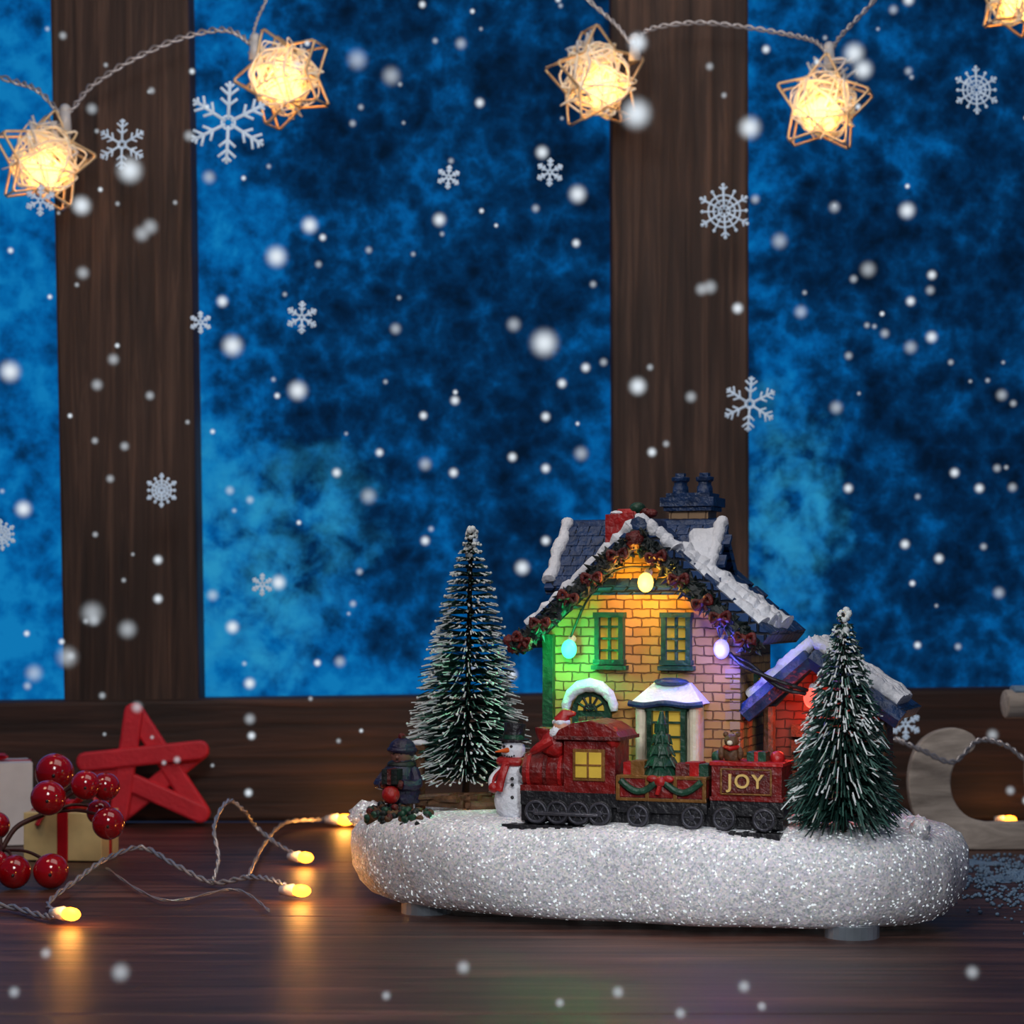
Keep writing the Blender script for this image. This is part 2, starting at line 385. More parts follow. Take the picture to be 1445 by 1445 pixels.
# ================= FIGURINE =================
b=B(); A,Bb=1.038,.47
prof=[(.03,.0),(.03,.5),(.03,.86),(.045,.915),(.08,.955),(.14,.99),(.20,1.0),(.25,.99),(.285,.965),(.308,.925),(.322,.86),(.33,.7),(.336,.5),(.342,.3),(.345,.12),(.346,.0)]
n=160; vs=[];fs=[]
for j,(w,s_) in enumerate(prof):
    for i in range(n):
        q=2*math.pi*i/n; c,s2=math.cos(q),math.sin(q)
        x=A*math.copysign(abs(c)**(2/2.5),c); y=Bb*math.copysign(abs(s2)**(2/2.5),s2)
        p=Vector((x*s_-.028,y*s_,w))
        k=noise.noise(Vector((x*3.2,y*3.2,w*4)))*.026+noise.noise(Vector((x*11,y*11,w*11)))*.010
        if s_>.1: 
            p.x+=k*c*1.4; p.y+=k*s2
        if w>.28: p.z+=k*.7
        vs.append(p)
for j in range(len(prof)-1):
    for i in range(n):
        a=j*n+i; d=j*n+(i+1)%n; fs.append((a,d,d+n,a+n))
b.add(vs,fs,'glit',True)
for i in range(16):
    p=L(U(1235,1300),0,U(-.2,.2)); b.sph((p.x,p.y,.32+U(-.02,.015)),U(.025,.045),'glit',12,9,jit=.4)
for (a,v) in ((520,-.04),(535,-.10),(565,-.22),(548,-.14),(1285,-.05),(600,-.33)):
    p=L(a,1150,v); b.sph((p.x,p.y,.29),(.065,.05,.05),'glit',14,10,jit=.4)
for q in ((-.72,-.22),(.70,-.25),(-.7,.25),(.7,.25)):
    b.cyl((q[0],q[1],0),(q[0],q[1],.04),.085,'rubber',n=24)
b.done('snow_covered_base',X=TOY)
# ---- house ----
b=B()
uc=-.028; uL,uR=-.352,.300; vf,vb=-.05,.38; g=.32
b.prism([(uL,g),(uR,g),(uR,.925),(uc,1.225),(uL,.925)],vf,vb,'wall')
b.box((uc,vf-.005,.36),(uR-uL+.03,.05,.08),'brown')
b.box((uL+.005,vf-.01,.62),(.035,.035,.6),'green')
for i in range(17):
    w=.34+i*.034; b.box((uR-(.022 if i%2 else .015),vf+.002,w+.015),(.05 if i%2 else .034,.02,.028),'tan')
def slab(pts_edge,th,v0,v1,k):
    (x0,z0),(x1,z1)=pts_edge
    d=Vector((x1-x0,z1-z0)).normalized(); nn=Vector((-d.y,d.x)); 
    if nn.y<0: nn=-nn
    b.prism([(x0,z0),(x1,z1),(x1+nn.x*th,z1+nn.y*th),(x0+nn.x*th,z0+nn.y*th)],v0,v1,k)
ap=(-.02,1.235); el=(-.43,.872); er=(.385,.89)
slab((ap,el),.045,-.12,.40,'shing'); slab((ap,er),.045,-.12,.40,'shing')
b.tube([(ap[0],-.125,ap[1]+.04),(ap[0],.405,ap[1]+.04)],.03,'blue',8)
for k in range(9):
    t=(k+.6)/9; x=ap[0]+(er[0]-ap[0])*t; z=ap[1]+(er[1]-ap[1])*t
    for j in range(11):
        b.box((x+.03,-.08+j*.045+U(-.004,.004)+(k%2)*.02,z+.038+U(-.003,.003)),(.05,.040,.014),'blue',rot=Matrix.Rotation(math.radians(40),3,'Y'))
def snowstrip(p0,p1,v,r0,r1,n=16,sd=0):
    pts=[];rs=[]
    n=n*2
    for i in range(n):
        t=i/(n-1); pts.append((p0[0]+(p1[0]-p0[0])*t, v+.02*noise.noise(Vector((i*.45,sd,0))), p0[1]+(p1[1]-p0[1])*t+.012*noise.noise(Vector((i*.55,sd,5)))))
        rs.append((r0+(r1-r0)*t)*(1+.5*noise.noise(Vector((i*.5,sd,9)))))
    b.tube(pts,rs,'snow',12)
snowstrip((-.02,1.30),(-.40,.955),-.10,.020,.018,18,1); snowstrip((-.02,1.30),(.10,1.20),-.10,.020,.024,8,2)
snowstrip((.08,1.20),(.375,.95),-.07,.024,.032,16,3); snowstrip((.10,1.20),(.40,.955),-.02,.026,.036,16,4); snowstrip((.16,1.15),(.41,.95),.03,.024,.038,10,6); snowstrip((.28,1.06),(.415,.95),.08,.02,.034,8,7)
cw=1.255; cv=.15; u0,u1=-.36,.20
b.prismx([(-.01,.95),(.31,.95),(.31,1.07),(cv,cw-.02),(-.01,1.07)],u0+.03,u1-.03,'blue')
def slabx(p0,p1,th,x0,x1,k):
    d=Vector((p1[0]-p0[0],p1[1]-p0[1])).normalized(); nn=Vector((-d.y,d.x))
    if nn.y<0: nn=-nn
    b.prismx([p0,p1,(p1[0]+nn.x*th,p1[1]+nn.y*th),(p0[0]+nn.x*th,p0[1]+nn.y*th)],x0,x1,k)
slabx((cv,cw),(-.05,1.05),.035,u0,u1,'shing'); slabx((cv,cw),(.35,1.05),.035,u0,u1,'shing')
for k in range(6):
    t=(k+.5)/6
    for j in range(13):
        b.box((u0+.03+j*.044+(k%2)*.02,cv-.2*t-.02,cw-.205*t+.025),(.039,.045,.014),'blue',rot=Matrix.Rotation(math.radians(45),3,'X'))
b.tube([(u0,cv,cw+.03),(u1,cv,cw+.03)],.022,'blue',8)
for uu in (u0,u1-.02):
    pts=[];rs=[]
    for i in range(20):
        t=i/19; pts.append((uu+.012+.008*noise.noise(Vector((i*.6,uu,0))),cv-.2*t-.01,cw+.045-.2*t)); rs.append(.020+.008*noise.noise(Vector((i*.5,3,uu))))
    b.tube(pts,rs,'snow',12)
nx,ny=16,14; vs=[];fs=[]
for i in range(nx+1):
    for j in range(ny+1):
        x=.09+.12*i/nx; t=.02+.78*j/ny
        ed=min(1,4*min(i/nx,1-i/nx,j/ny,1-j/ny)); h=.028*ed**.5*(1+.4*noise.noise(Vector((x*30,t*8,0))))
        vs.append((x+.012*noise.noise(Vector((t*9,1,0))),cv-.2*t-h*.7-.02,cw-.2*t+h*.7+.022))
for i in range(nx):
    for j in range(ny):
        a=i*(ny+1)+j; fs.append((a,a+1,a+ny+2,a+ny+1))
b.add(vs,fs,'snow',True)
b.box((.075,.2,1.22),(.135,.11,.26),'tan')
b.box((.075,.2,1.343),(.165,.14,.022),'blue'); b.box((.075,.2,1.362),(.185,.16,.03),'blue'); b.box((.075,.2,1.382),(.15,.13,.02),'blue')
for q in (-.042,.042):
    b.lathe((.075+q,.2,1.385),[(.0,0),(.028,0),(.026,.03),(.022,.035),(.022,.045),(.03,.05),(.031,.062),(.02,.064),(.018,.05),(0,.05)],'blue',14)
    b.box((.075+q,.2,1.455),(.03,.03,.012),'blue')
# red parcel stack on the ridge
b.box((-.115,.03,1.255),(.11,.09,.13),'redb',rot=Matrix.Rotation(-.06,3,'Y'),taper=.88); b.box((-.10,.03,1.325),(.08,.07,.022),'redb',taper=.7)
b.sph((-.065,.02,1.338),(.028,.025,.02),'green',12,8); b.sph((-.04,.02,1.325),(.02,.02,.014),'maroon',10,8); b.sph((-.13,.02,1.322),(.03,.03,.010),'snow',10,6)
b.sph((-.02,.02,1.32),(.025,.02,.015),'maroon',10,8)
def garland(p0,p1,v,n,rad):
    for i in range(n):
        t=i/n+U(-.01,.01); x=p0[0]+(p1[0]-p0[0])*t; z=p0[1]+(p1[1]-p0[1])*t
        a=U(0,6.28); rr=U(0,rad); p=Vector((x+math.cos(a)*rr,v+U(-.02,.01),z+math.sin(a)*rr))
        d=Vector((U(-1,1),U(-1,.1),U(-1,1))).normalized()*U(.02,.035)
        b.cyl(p,p+d,.010,'dgreen',.001,5)
    b.tube([(p0[0],v,p0[1]),(p1[0],v,p1[1])],rad*.8,'dgreen',8)
    m=5
    for i in range(m):
        t=(i+.8)/m+U(-.03,.03); x=p0[0]+(p1[0]-p0[0])*t; z=p0[1]+(p1[1]-p0[1])*t+U(-.008,.008); an=U(-.5,.5)
        for s_ in (-1,1):
            lp=[Vector((x,v-.03,z))]+[Vector((x+s_*.030*math.cos(an+q),v-.035,z+.030*s_*math.sin(an+q))) for q in (-.45,.45)]+[Vector((x,v-.03,z))]
            b.tube(cr(lp,4),.008,'maroon',6)
            b.tube([(x,v-.03,z),(x+s_*.014,v-.03,z-.028)],.006,'maroon',5)
        b.sph((x,v-.038,z),.010,'maroon',8,6)
garland((-.02,1.235),(-.43,.875),-.14,430,.034); garland((-.02,1.235),(.37,.885),-.14,410,.034)
for q in ((-.44,.875),(-.40,.88),(-.455,.90)):
    b.sph((q[0],-.15,q[1]),(.022,.02,.018),'maroon',10,8,jit=.5)
b.sph((-.02,-.165,1.225),(.03,.02,.028),'maroon',10,8,jit=.5)
def window(x0,x1,z0,z1,v,k='green',cols=2,rows=4):
    b.box(((x0+x1)/2,v+.01,(z0+z1)/2),(x1-x0-.01,.02,z1-z0-.01),'yel')
    t=.012
    for x in (x0,x1): b.box((x,v-.005,(z0+z1)/2),(t*1.3,.03,z1-z0+t),k)
    for z in (z0,z1): b.box(((x0+x1)/2,v-.006,z),(x1-x0+t*2,.034,t*1.4),k)
    for i in range(1,cols): b.box((x0+(x1-x0)*i/cols,v-.003,(z0+z1)/2),(.009,.018,z1-z0),k)
    for i in range(1,rows): b.box(((x0+x1)/2,v-.003,z0+(z1-z0)*i/rows),(x1-x0,.018,.007),k)
window(-.175,-.093,.83,.985,vf-.012); window(.052,.134,.83,.985,vf-.012)
for x in (-.134,.093): b.box((x,vf-.012,.812),(.12,.045,.014),'green')
cx=-.197; zc=.67
arc=[(cx+.066*math.cos(math.pi*i/12),zc+.066*math.sin(math.pi*i/12)) for i in range(13)]
b.prism([(cx+.066,.33)]+arc+[(cx-.066,.33)],vf-.02,vf+.01,'green')
b.prism([(cx+.045*math.cos(math.pi*i/12),zc+.045*math.sin(math.pi*i/12)) for i in range(13)],vf-.026,vf,'yel')
for i in range(1,6):
    a=math.pi*i/6; b.tube([(cx,vf-.03,zc),(cx+.05*math.cos(a),vf-.03,zc+.05*math.sin(a))],.0045,'dgreen',6)
b.tube([(cx+.02*math.cos(math.pi*i/8),vf-.03,zc+.02*math.sin(math.pi*i/8)) for i in range(9)],.005,'dgreen',6)
b.tube([(cx+.084*math.cos(math.pi*i/14),vf-.035,zc+.0+.084*math.sin(math.pi*i/14)) for i in range(15)],[.012+.009*math.sin(math.pi*i/14)+.003*(i%2) for i in range(15)],'snow',10)
for x in (-.03,0,.03): b.box((cx+x,vf-.022,.5),(.024,.012,.3),'brown')
b.sph((cx+.045,vf-.035,.55),.008,'gold',8,6)
bx0,bx1=-.022,.18; bm=(bx0+bx1)/2
b.prism([(bx0,.32),(bx1,.32),(bx1,.70),(bx0,.70)],vf-.065,vf+.01,'cream')
window(bx0+.045,bx1-.045,.50,.685,vf-.075,'green',2,4)
for x in (bx0+.012,bx1-.012): 
    b.cyl((x,vf-.075,.42),(x,vf-.075,.70),.018,'cream',n=12); b.sph((x,vf-.078,.43),(.026,.024,.016),'snow',10,6)
b.box((bm,vf-.07,.475),(.21,.05,.03),'snow')
vs=[(bx0-.02,vf-.10,.70),(bx1+.02,vf-.10,.70),(bx1+.02,vf+.01,.70),(bx0-.02,vf+.01,.70),(bx0+.04,vf-.02,.765),(bx1-.04,vf-.02,.765),(bx1-.04,vf+.01,.765),(bx0+.04,vf+.01,.765)]
b.add(vs,[(0,3,2,1),(4,5,6,7),(0,1,5,4),(1,2,6,5),(2,3,7,6),(3,0,4,7)],'snow')
b.tube(cr([(bx0-.022,vf-.10,.70),(bx0+.03,vf-.107,.694),(bm,vf-.108,.702),(bx1-.03,vf-.107,.695),(bx1+.022,vf-.10,.70)]),.010,'blue',8)
b.sph((bm,vf-.03,.768),(.06,.03,.014),'blue',12,6)
b.box((uR+.005,.18,.72),(.02,.09,.14),'green'); b.box((uR+.012,.18,.72),(.02,.065,.11),'yel')
# annex / porch
ax0,ax1,ac=.335,.775,.525
b.prism([(ax0+.03,.32),(ax1-.04,.32),(ax1-.04,.66),(ac,.82),(ax0+.03,.66)],.07,.28,'wall2')
for e_ in ((ax0-.02,.665),(ax1+.03,.655)):
    slab(((ac,.845),e_),.035,-.02,.31,'shing')
    d=(e_[0]-ac,e_[1]-.845)
    b.tube([(ac,-.03,.85),(ac+d[0]*1.03,-.03,.85+d[1]*1.03)],.034,'blue',6,smooth=False)
    rr=[(ac+d[0]*t/27,0,.90+d[1]*t/27) for t in range(28)]
    for vv,sd in ((.02,1),(.07,2),(.12,4),(.18,6)):
        b.tube([(p[0],vv+.012*noise.noise(Vector(p)*9),p[2]+.002) for p in rr],[.024+.012*noise.noise(Vector((i*.45,e_[0],sd))) for i in range(28)],'snow',10)
for x in (ax0+.05,ax1-.03): b.cyl((x,.0,.32),(x,.0,.69),.02,'brown',n=8)
for a in range(6): b.box((ac,.06,.36+a*.05),(.16,.02,.04),'brown')
b.done('miniature_house',X=TOY,bevel=.003)
def bulb(name,p,k,col,en,front=(0,-.055,-.01)):
    b=B(); p=Vector(p)
    b.sph(p,(.026,.024,.032),k,14,10); b.cyl(p+Vector((0,.01,.02)),p+Vector((0,.035,.035)),.014,'clip',n=10)
    o=b.done(name+'_bulb',X=TOY)
    o.parent=leds; o.matrix_parent_inverse=leds.matrix_world.inverted()
    q=TOY@(p+Vector(front)); l=light(name+'_glow','POINT',q,en,col,.03); l.parent=leds; l.matrix_parent_inverse=leds.matrix_world.inverted()
leds=empty('coloured_led_string',TOY@Vector((0,-.09,.9)))
bulb('green',L(803,916,-.10),'e_grn',(.02,1,.28),3.0)
bulb('amber',L(911,822,-.10),'e_amb',(1,.50,.05),3.2)
bulb('blue',L(1018,916,-.10),'e_blu',(.14,.12,1),3.0)
bulb('red',L(1145,985,-.06),'e_red',(1,.08,.04),1.3,front=(-.02,.02,-.06))
bulb('campfire',L(690,1135,-.02),'e_warm',(1,.5,.1),.7)
b=B(); b.tube(cr([L(1030,922,-.09),L(1050,940,-.12),L(1095,960,-.12),L(1140,975,-.07)]),.007,'blk',8)
b.tube(cr([L(1030,926,-.09),L(1055,935,-.10),L(1100,970,-.10),L(1140,980,-.07)]),.007,'blk',8)
b.tube(cr([L(911,800,-.08),L(870,805,-.12),L(830,845,-.13),L(805,900,-.08)]),.004,'blk',6)
b.tube(cr([L(911,800,-.08),L(955,805,-.12),L(1000,855,-.13),L(1016,900,-.08)]),.004,'blk',6)
b.done('led_cable',leds,X=TOY)
# ---- trees ----
def tree(name,u,v,z0,zt,rad,rows,per,frost,droop,low=.0,lean=0):
    b=B(); H=zt-z0
    def ax(z): return u+lean*(z-z0)/H
    b.tube([(u,v,z0),(ax(zt),v,zt)],[.014,.006],'trunk',8)
    for i in range(60):
        a=i*.9; z=z0+H*.02+i*H*.96/60
        b.sph((ax(z)+math.cos(a)*.009,v+math.sin(a)*.009,z),.007,'trunk',6,4)
    for r_ in range(rows):
        t=(r_+.5)/rows; z=z0+H*(.08+.91*t)
        rr=rad*(1-t)**.80*(.74+.26*min(1,t/.12))+.012
        cnt=int(per*(.42+.58*(1-t)))
        off=U(0,6.28)
        for k in range(cnt):
            a=off+2*math.pi*(k+U(-.35,.35))/cnt; l=rr*U(.80,1.08)
            zz=z+U(-.005,.005); dz=-droop*l*U(.0,1.2); cz=l*U(-.05,.10)
            d=Vector((math.cos(a),math.sin(a),0))
            sp=.68+U(0,.14)
            p0=Vector((ax(zz),v,zz)); p1=p0+d*l*sp+Vector((0,0,cz)); p2=p0+d*l+Vector((0,0,dz+cz*.5))
            w=.0021
            fz=frost if t>low else frost*.3
            km='frost' if R()<fz else ('frostg' if R()<.35 else 'needle')
            b.tube([p0,p1],[w,w],'needle',3,False,False)
            b.tube([p1,p2],[w*1.25,w*.9],km,3,True,False)
            if km=='frost' and R()<.22: b.sph(p2,.005,'frost',5,4)
    for i in range(34):
        zz=zt-U(-.01,.09); b.sph((ax(zz)+U(-.018,.018),v+U(-.018,.018),zz),U(.006,.013),'frost',6,4)
    b.lathe((u,v,z0-.03),[(.0,0),(.05,0),(.045,.04),(.018,.06),(0,.06)],'brown',14)
    return b.done(name,X=TOY)
tree('bottle_brush_tree',-.70,.08,.335,1.275,.232,33,110,.60,.06,lean=.022)
p=L(1190,1190,-.30); tree('bottle_brush_tree.001',p.x,p.y,.30,.995,.190,28,112,.34,.26,low=.40)
# ---- train ----
b=B(); tv=-.30; gz=.325
def wheel(u,r,v=tv-.085):
    b.cyl((u,v-.012,gz+r),(u,v+.012,gz+r),r,'blk',n=22)
    b.tube([(u+r*.8*math.cos(2*math.pi*i/20),v-.014,gz+r+r*.8*math.sin(2*math.pi*i/20)) for i in range(21)],r*.14,'wheel',6,False)
    b.cyl((u,v-.02,gz+r),(u,v,gz+r),r*.25,'wheel',n=10)
    for i in range(6):
        a=math.pi*i/3; b.tube([(u,v-.013,gz+r),(u+r*.75*math.cos(a),v-.013,gz+r+r*.75*math.sin(a))],.003,'wheel',5)
    b.cyl((u,v,gz+r),(u,tv+.09,gz+r),.01,'blk',n=8); b.cyl((u,tv+.075,gz+r),(u,tv+.1,gz+r),r,'blk',n=18)
for x in (-.275,-.205,-.135,-.065): wheel(x,.040)
for x in (.06,.235,.335,.46): wheel(x,.038)
b.tube([(-.275,tv-.108,gz+.035),(-.065,tv-.108,gz+.035)],.006,'wheel',6)
b.box((-.17,tv,.405),(.33,.15,.045),'blk'); b.box((.13,tv,.395),(.29,.15,.05),'blk'); b.box((.40,tv,.395),(.23,.15,.05),'blk')
b.box((-.17,tv,.36),(.34,.11,.06),'blk'); b.box((.25,tv,.36),(.52,.11,.06),'blk')
b.box((-.015,tv,.39),(.05,.02,.02),'wheel'); b.box((.28,tv,.39),(.05,.02,.02),'wheel')
b.box((.06,tv,.312),(.90,.20,.02),'blk')
for i in range(22): b.box((-.36+i*.040,tv,.316),(.018,.215,.016),'blk')
b.add([(-.30,tv-.08,.34),(-.30,tv+.08,.34),(-.36,tv,.335),(-.30,tv-.06,.43),(-.30,tv+.06,.43)],[(0,2,3),(2,1,4),(2,4,3),(0,3,4,1)],'red')
b.cyl((-.335,tv,.485),(-.19,tv,.485),.064,'red',n=24); b.cyl((-.343,tv,.485),(-.333,tv,.485),.05,'gold',n=24); b.sph((-.345,tv,.485),(.018,.03,.03),'gold',10,8)
for x in (-.315,-.26,-.21): b.cyl((x-.006,tv,.485),(x+.006,tv,.485),.068,'maroon' if x==-.26 else 'redb',n=24)
b.box((-.265,tv,.43),(.15,.13,.03),'red')
b.lathe((-.275,tv,.535),[(.02,0),(.02,.04),(.035,.075),(.036,.09),(.02,.09),(.0,.085)],'red',16)
b.box((-.105,tv,.515),(.17,.15,.18),'red'); b.box((-.105,tv-.078,.515),(.105,.01,.10),'gold'); b.box((-.105,tv-.082,.515),(.085,.012,.08),'yel'); b.box((-.105,tv-.088,.515),(.006,.01,.08),'gold'); b.box((-.105,tv-.088,.515),(.085,.01,.006),'gold')
b.prism([(-.215,.60),(-.20,.625),(-.15,.648),(-.10,.655),(-.05,.645),(-.01,.622),(.005,.60)],tv-.095,tv+.095,'red')
b.box((-.105,tv,.60),(.225,.20,.012),'maroon')
b.sph((-.235,tv-.03,.575),(.045,.04,.045),'redb',14,10,jit=.2); b.sph((-.21,tv-.035,.63),(.028,.028,.028),'skin',12,8); b.sph((-.22,tv-.05,.612),(.026,.022,.022),'snow',10,8,jit=.3)
b.tube([(-.21,tv-.03,.645),(-.195,tv-.03,.675),(-.165,tv-.03,.672)],[.03,.018,.006],'redb',10); b.tube([(-.236,tv-.035,.645),(-.21,tv-.06,.645),(-.184,tv-.035,.645)],.008,'snow',8)
b.tube([(-.235,tv-.06,.59),(-.275,tv-.07,.565),(-.30,tv-.06,.55)],[.018,.016,.012],'redb',8)
b.sph((-.03,tv-.06,.60),(.025,.03,.035),'redb',12,8,jit=.3)
b.box((.13,tv,.445),(.28,.15,.07),'red')
for z in (.412,.482): b.box((.13,tv,z),(.29,.16,.010),'gold')
for x in (-.01,.085,.175,.268): b.box((x,tv-.076,.447),(.012,.012,.075),'gold')
for k in range(2):
    x0=.0+k*.14
    b.tube([(x0+.12*t/8,tv-.085,.472-.035*math.sin(math.pi*t/8)) for t in range(9)],.011,'green',8)
b.sph((.13,tv-.09,.47),(.02,.012,.016),'redb',10,6); b.sph((.105,tv-.088,.478),(.02,.008,.012),'redb',8,6); b.sph((.155,tv-.088,.478),(.02,.008,.012),'redb',8,6); b.tube([(.13,tv-.09,.46),(.12,tv-.09,.43)],.008,'redb',6)
for i in range(5):
    z=.48+i*.036; r=.062-.0105*i
    b.lathe((.115,tv-.02,z),[(r*.55,-.004),(r,0),(r*.75,.022),(r*.28,.06),(0,.062)],'green',12)
    for k in range(9):
        a=2*math.pi*k/9+i; b.cyl((.115+r*.6*math.cos(a),tv-.02+r*.6*math.sin(a),z+.02),(.115+r*1.12*math.cos(a),tv-.02+r*1.12*math.sin(a),z-.008),.012,'green',.002,5)
for q in ((.02,.50,'redb'),(.045,.505,'gold'),(.19,.50,'maroon'),(.225,.505,'redb'),(.25,.50,'green')): b.box((q[0],tv-.02,q[1]),(.045,.06,.05),q[2],rot=Matrix.Rotation(U(-.3,.3),3,'Z'))
b.box((.40,tv,.475),(.22,.15,.11),'red')
for z in (.422,.53): b.box((.40,tv,z),(.23,.16,.012),'red' if z<.5 else 'redb')
b.box((.40,tv-.077,.476),(.15,.008,.07),'maroon')
for q in ((.322,.475),(.478,.475)): b.box((q[0],tv-.08,q[1]),(.006,.006,.075),'gold')
for z in (.438,.514): b.box((.40,tv-.08,z),(.16,.006,.005),'gold')
b.sph((.34,tv-.01,.555),(.03,.028,.032),'brown',12,8); b.sph((.34,tv-.02,.597),(.024,.023,.022),'brown',12,8); b.sph((.34,tv-.043,.592),(.01,.008,.008),'cream',8,6)
for q in (-1,1): b.sph((.34+q*.02,tv-.015,.617),.009,'brown',8,6); b.sph((.34+q*.03,tv-.03,.56),(.011,.012,.02),'brown',8,6)
b.tube([(.318,tv-.02,.578),(.34,tv-.045,.575),(.362,tv-.02,.578)],.008,'redb',6)
b.box((.42,tv,.545),(.06,.06,.04),'green'); b.box((.42,tv-.002,.545),(.012,.062,.042),'redb'); b.sph((.48,tv,.545),.024,'redb',12,8); b.sph((.29,tv,.545),.02,'green',12,8)
train=b.done('toy_train',X=TOY,bevel=.0025)
cu=bpy.data.curves.new('wagon_lettering','FONT'); cu.body='JOY'; cu.size=.060; cu.extrude=.004; cu.offset=.0008; cu.align_x='CENTER'; cu.align_y='CENTER'; cu.space_character=1.2; cu.materials.append(M['letter'])
to=bpy.data.objects.new('wagon_lettering',cu); bpy.context.scene.collection.objects.link(to)
to.matrix_world=TOY@Matrix.Translation((.40,tv-.086,.476))@Matrix.Rotation(math.pi/2,4,'X'); to.parent=train; bpy.context.view_layer.update(); to.matrix_parent_inverse=train.matrix_world.inverted()
# ---- snowman ----
b=B(); u,v=-.392,-.27
b.sph((u,v,.385),(.068,.06,.07),'snow',20,14); b.sph((u-.003,v,.475),(.052,.048,.052),'snow',18,12); b.sph((u-.004,v-.005,.548),(.040,.038,.038),'snow',18,12)
b.cyl((u-.004,v,.578),(u-.004,v,.584),.052,'blk',n=20); b.cyl((u-.004,v,.582),(u,v+.004,.635),.033,'blk',.036,n=18); b.cyl((u-.004,v,.585),(u-.004,v,.598),.0345,'green',n=18)
b.cyl((u-.01,v-.038,.55),(u-.04,v-.075,.546),.009,'orange',.002,10)
for q in (-.017,.008): b.sph((u+q-.006,v-.04,.562),.005,'blk',8,6)
for i in range(5): b.sph((u-.02+i*.008,v-.041,.533-.004*math.sin(i*.785)),.003,'blk',6,4)
b.tube([(u+.044*math.cos(a)-.003,v+.042*math.sin(a),.512) for a in [i*.4 for i in range(17)]],.015,'redb',8)
b.tube(cr([(u-.01,v-.05,.51),(u-.02,v-.065,.47),(u-.03,v-.072,.42)]),.014,'redb',8,flat=.5); b.tube(cr([(u-.0,v-.05,.51),(u-.045,v-.05,.47),(u-.055,v-.055,.435)]),.012,'redb',8,flat=.5)
for z in (.46,.44,.40): b.sph((u+.012,v-.058,z),.006,'blk',8,6)
b.tube(cr([(u+.03,v-.02,.49),(u+.055,v-.045,.46),(u+.06,v-.07,.48)]),[.018]*8+[.018]*8+[.016],'snow',8); b.sph((u+.06,v-.075,.49),.018,'dgreen',10,8)
b.tube(cr([(u-.03,v-.02,.49),(u-.062,v-.03,.455),(u-.05,v-.06,.43)]),.016,'snow',8); b.sph((u-.05,v-.065,.43),.017,'redb',10,8)
b.done('snowman_figurine',X=TOY)
# ---- child with parcels ----
b=B(); c=L(567,1155,-.15); u,v=c.x,c.y; z=.31
b.X=Matrix.Translation((u,v,z))@Matrix.Scale(1.1,4)@Matrix.Translation((-u,-v,-z))
b.tube([(u-.02,v,z),(u-.018,v,z+.06)],[.02,.018],'brown',8); b.tube([(u+.02,v,z),(u+.018,v,z+.06)],[.02,.018],'brown',8)
b.sph((u-.02,v-.012,z+.008),(.022,.03,.014),'blk',10,6); b.sph((u+.02,v-.012,z+.008),(.022,.03,.014),'blk',10,6)
b.lathe((u,v,z+.04),[(0,0),(.055,0),(.058,.02),(.05,.07),(.042,.11),(.03,.13),(.0,.135)],'navy',18)
b.sph((u,v-.003,z+.185),(.033,.032,.035),'skin2',14,10); b.sph((u,v-.036,z+.18),.006,'skin2',8,6)
for q in (-.012,.012): b.sph((u+q,v-.033,z+.192),.004,'blk',6,4)
b.tube([(u-.010,v-.034,z+.168),(u,v-.036,z+.165),(u+.010,v-.034,z+.168)],.002,'maroon',5)
b.sph((u,v+.004,z+.203),(.042,.040,.035),'navy',14,10); b.tube([(u+.038*math.cos(i*.4),v+.036*math.sin(i*.4)+.002,z+.2) for i in range(17)],.009,'navy',8); b.sph((u,v,z+.24),.012,'maroon',10,8)
b.tube([(u+.034*math.cos(i*.4),v+.03*math.sin(i*.4),z+.155) for i in range(17)],.012,'dgreen',8)
for q in (-1,1): b.tube(cr([(u+q*.038,v,z+.14),(u+q*.062,v-.03,z+.10),(u+q*.03,v-.07,z+.10)]),.017,'navy',8); b.sph((u+q*.026,v-.075,z+.10),.014,'maroon',8,6)
b.box((u,v-.075,z+.125),(.05,.045,.045),'dgreen'); b.box((u,v-.076,z+.125),(.012,.047,.047),'maroon'); b.sph((u,v-.085,z+.07),(.028,.025,.028),'redb',12,8)
b.done('child_figurine',X=TOY,bevel=.002)
b=B(); c=L(593,1130,-.06); b.tube([(c.x,c.y,.31),(c.x,c.y,.53)],[.02,.016],'brown',8); b.box((c.x,c.y,.535),(.05,.04,.02),'brown'); b.sph((c.x,c.y,.548),(.032,.026,.012),'snow',10,6)
b.done('wooden_post',X=TOY)
b=B()
for i in range(22):
    a=U(-.5,.5); c=L(U(612,705),1140,U(-.14,-.03)); l=U(.05,.09)
    b.cyl((c.x-l*math.cos(a),c.y-l*math.sin(a),.345+U(0,.03)),(c.x+l*math.cos(a),c.y+l*math.sin(a),.345+U(0,.035)),U(.008,.016),'brown',n=7)
b.done('log_pile',X=TOY)
b=B()
for (a,vv) in ((535,-.24),(555,-.28),(580,-.31),(596,-.33),(560,-.22),(540,-.2)):
    c=L(a,1150,vv); b.sph((c.x,c.y,.30),(.04,.035,.04),'brown',14,10,jit=.6)
    for k in range(16):
        d=Vector((U(-1,1),U(-1,.3),U(-.2,1))).normalized(); o=Vector((c.x,c.y,.31)); b.sph(o+d*.04,(.014,.008,.012),random.choice(['green','green','dgreen','maroon','brown']),6,5)
b.done('holly_shrub',X=TOY)
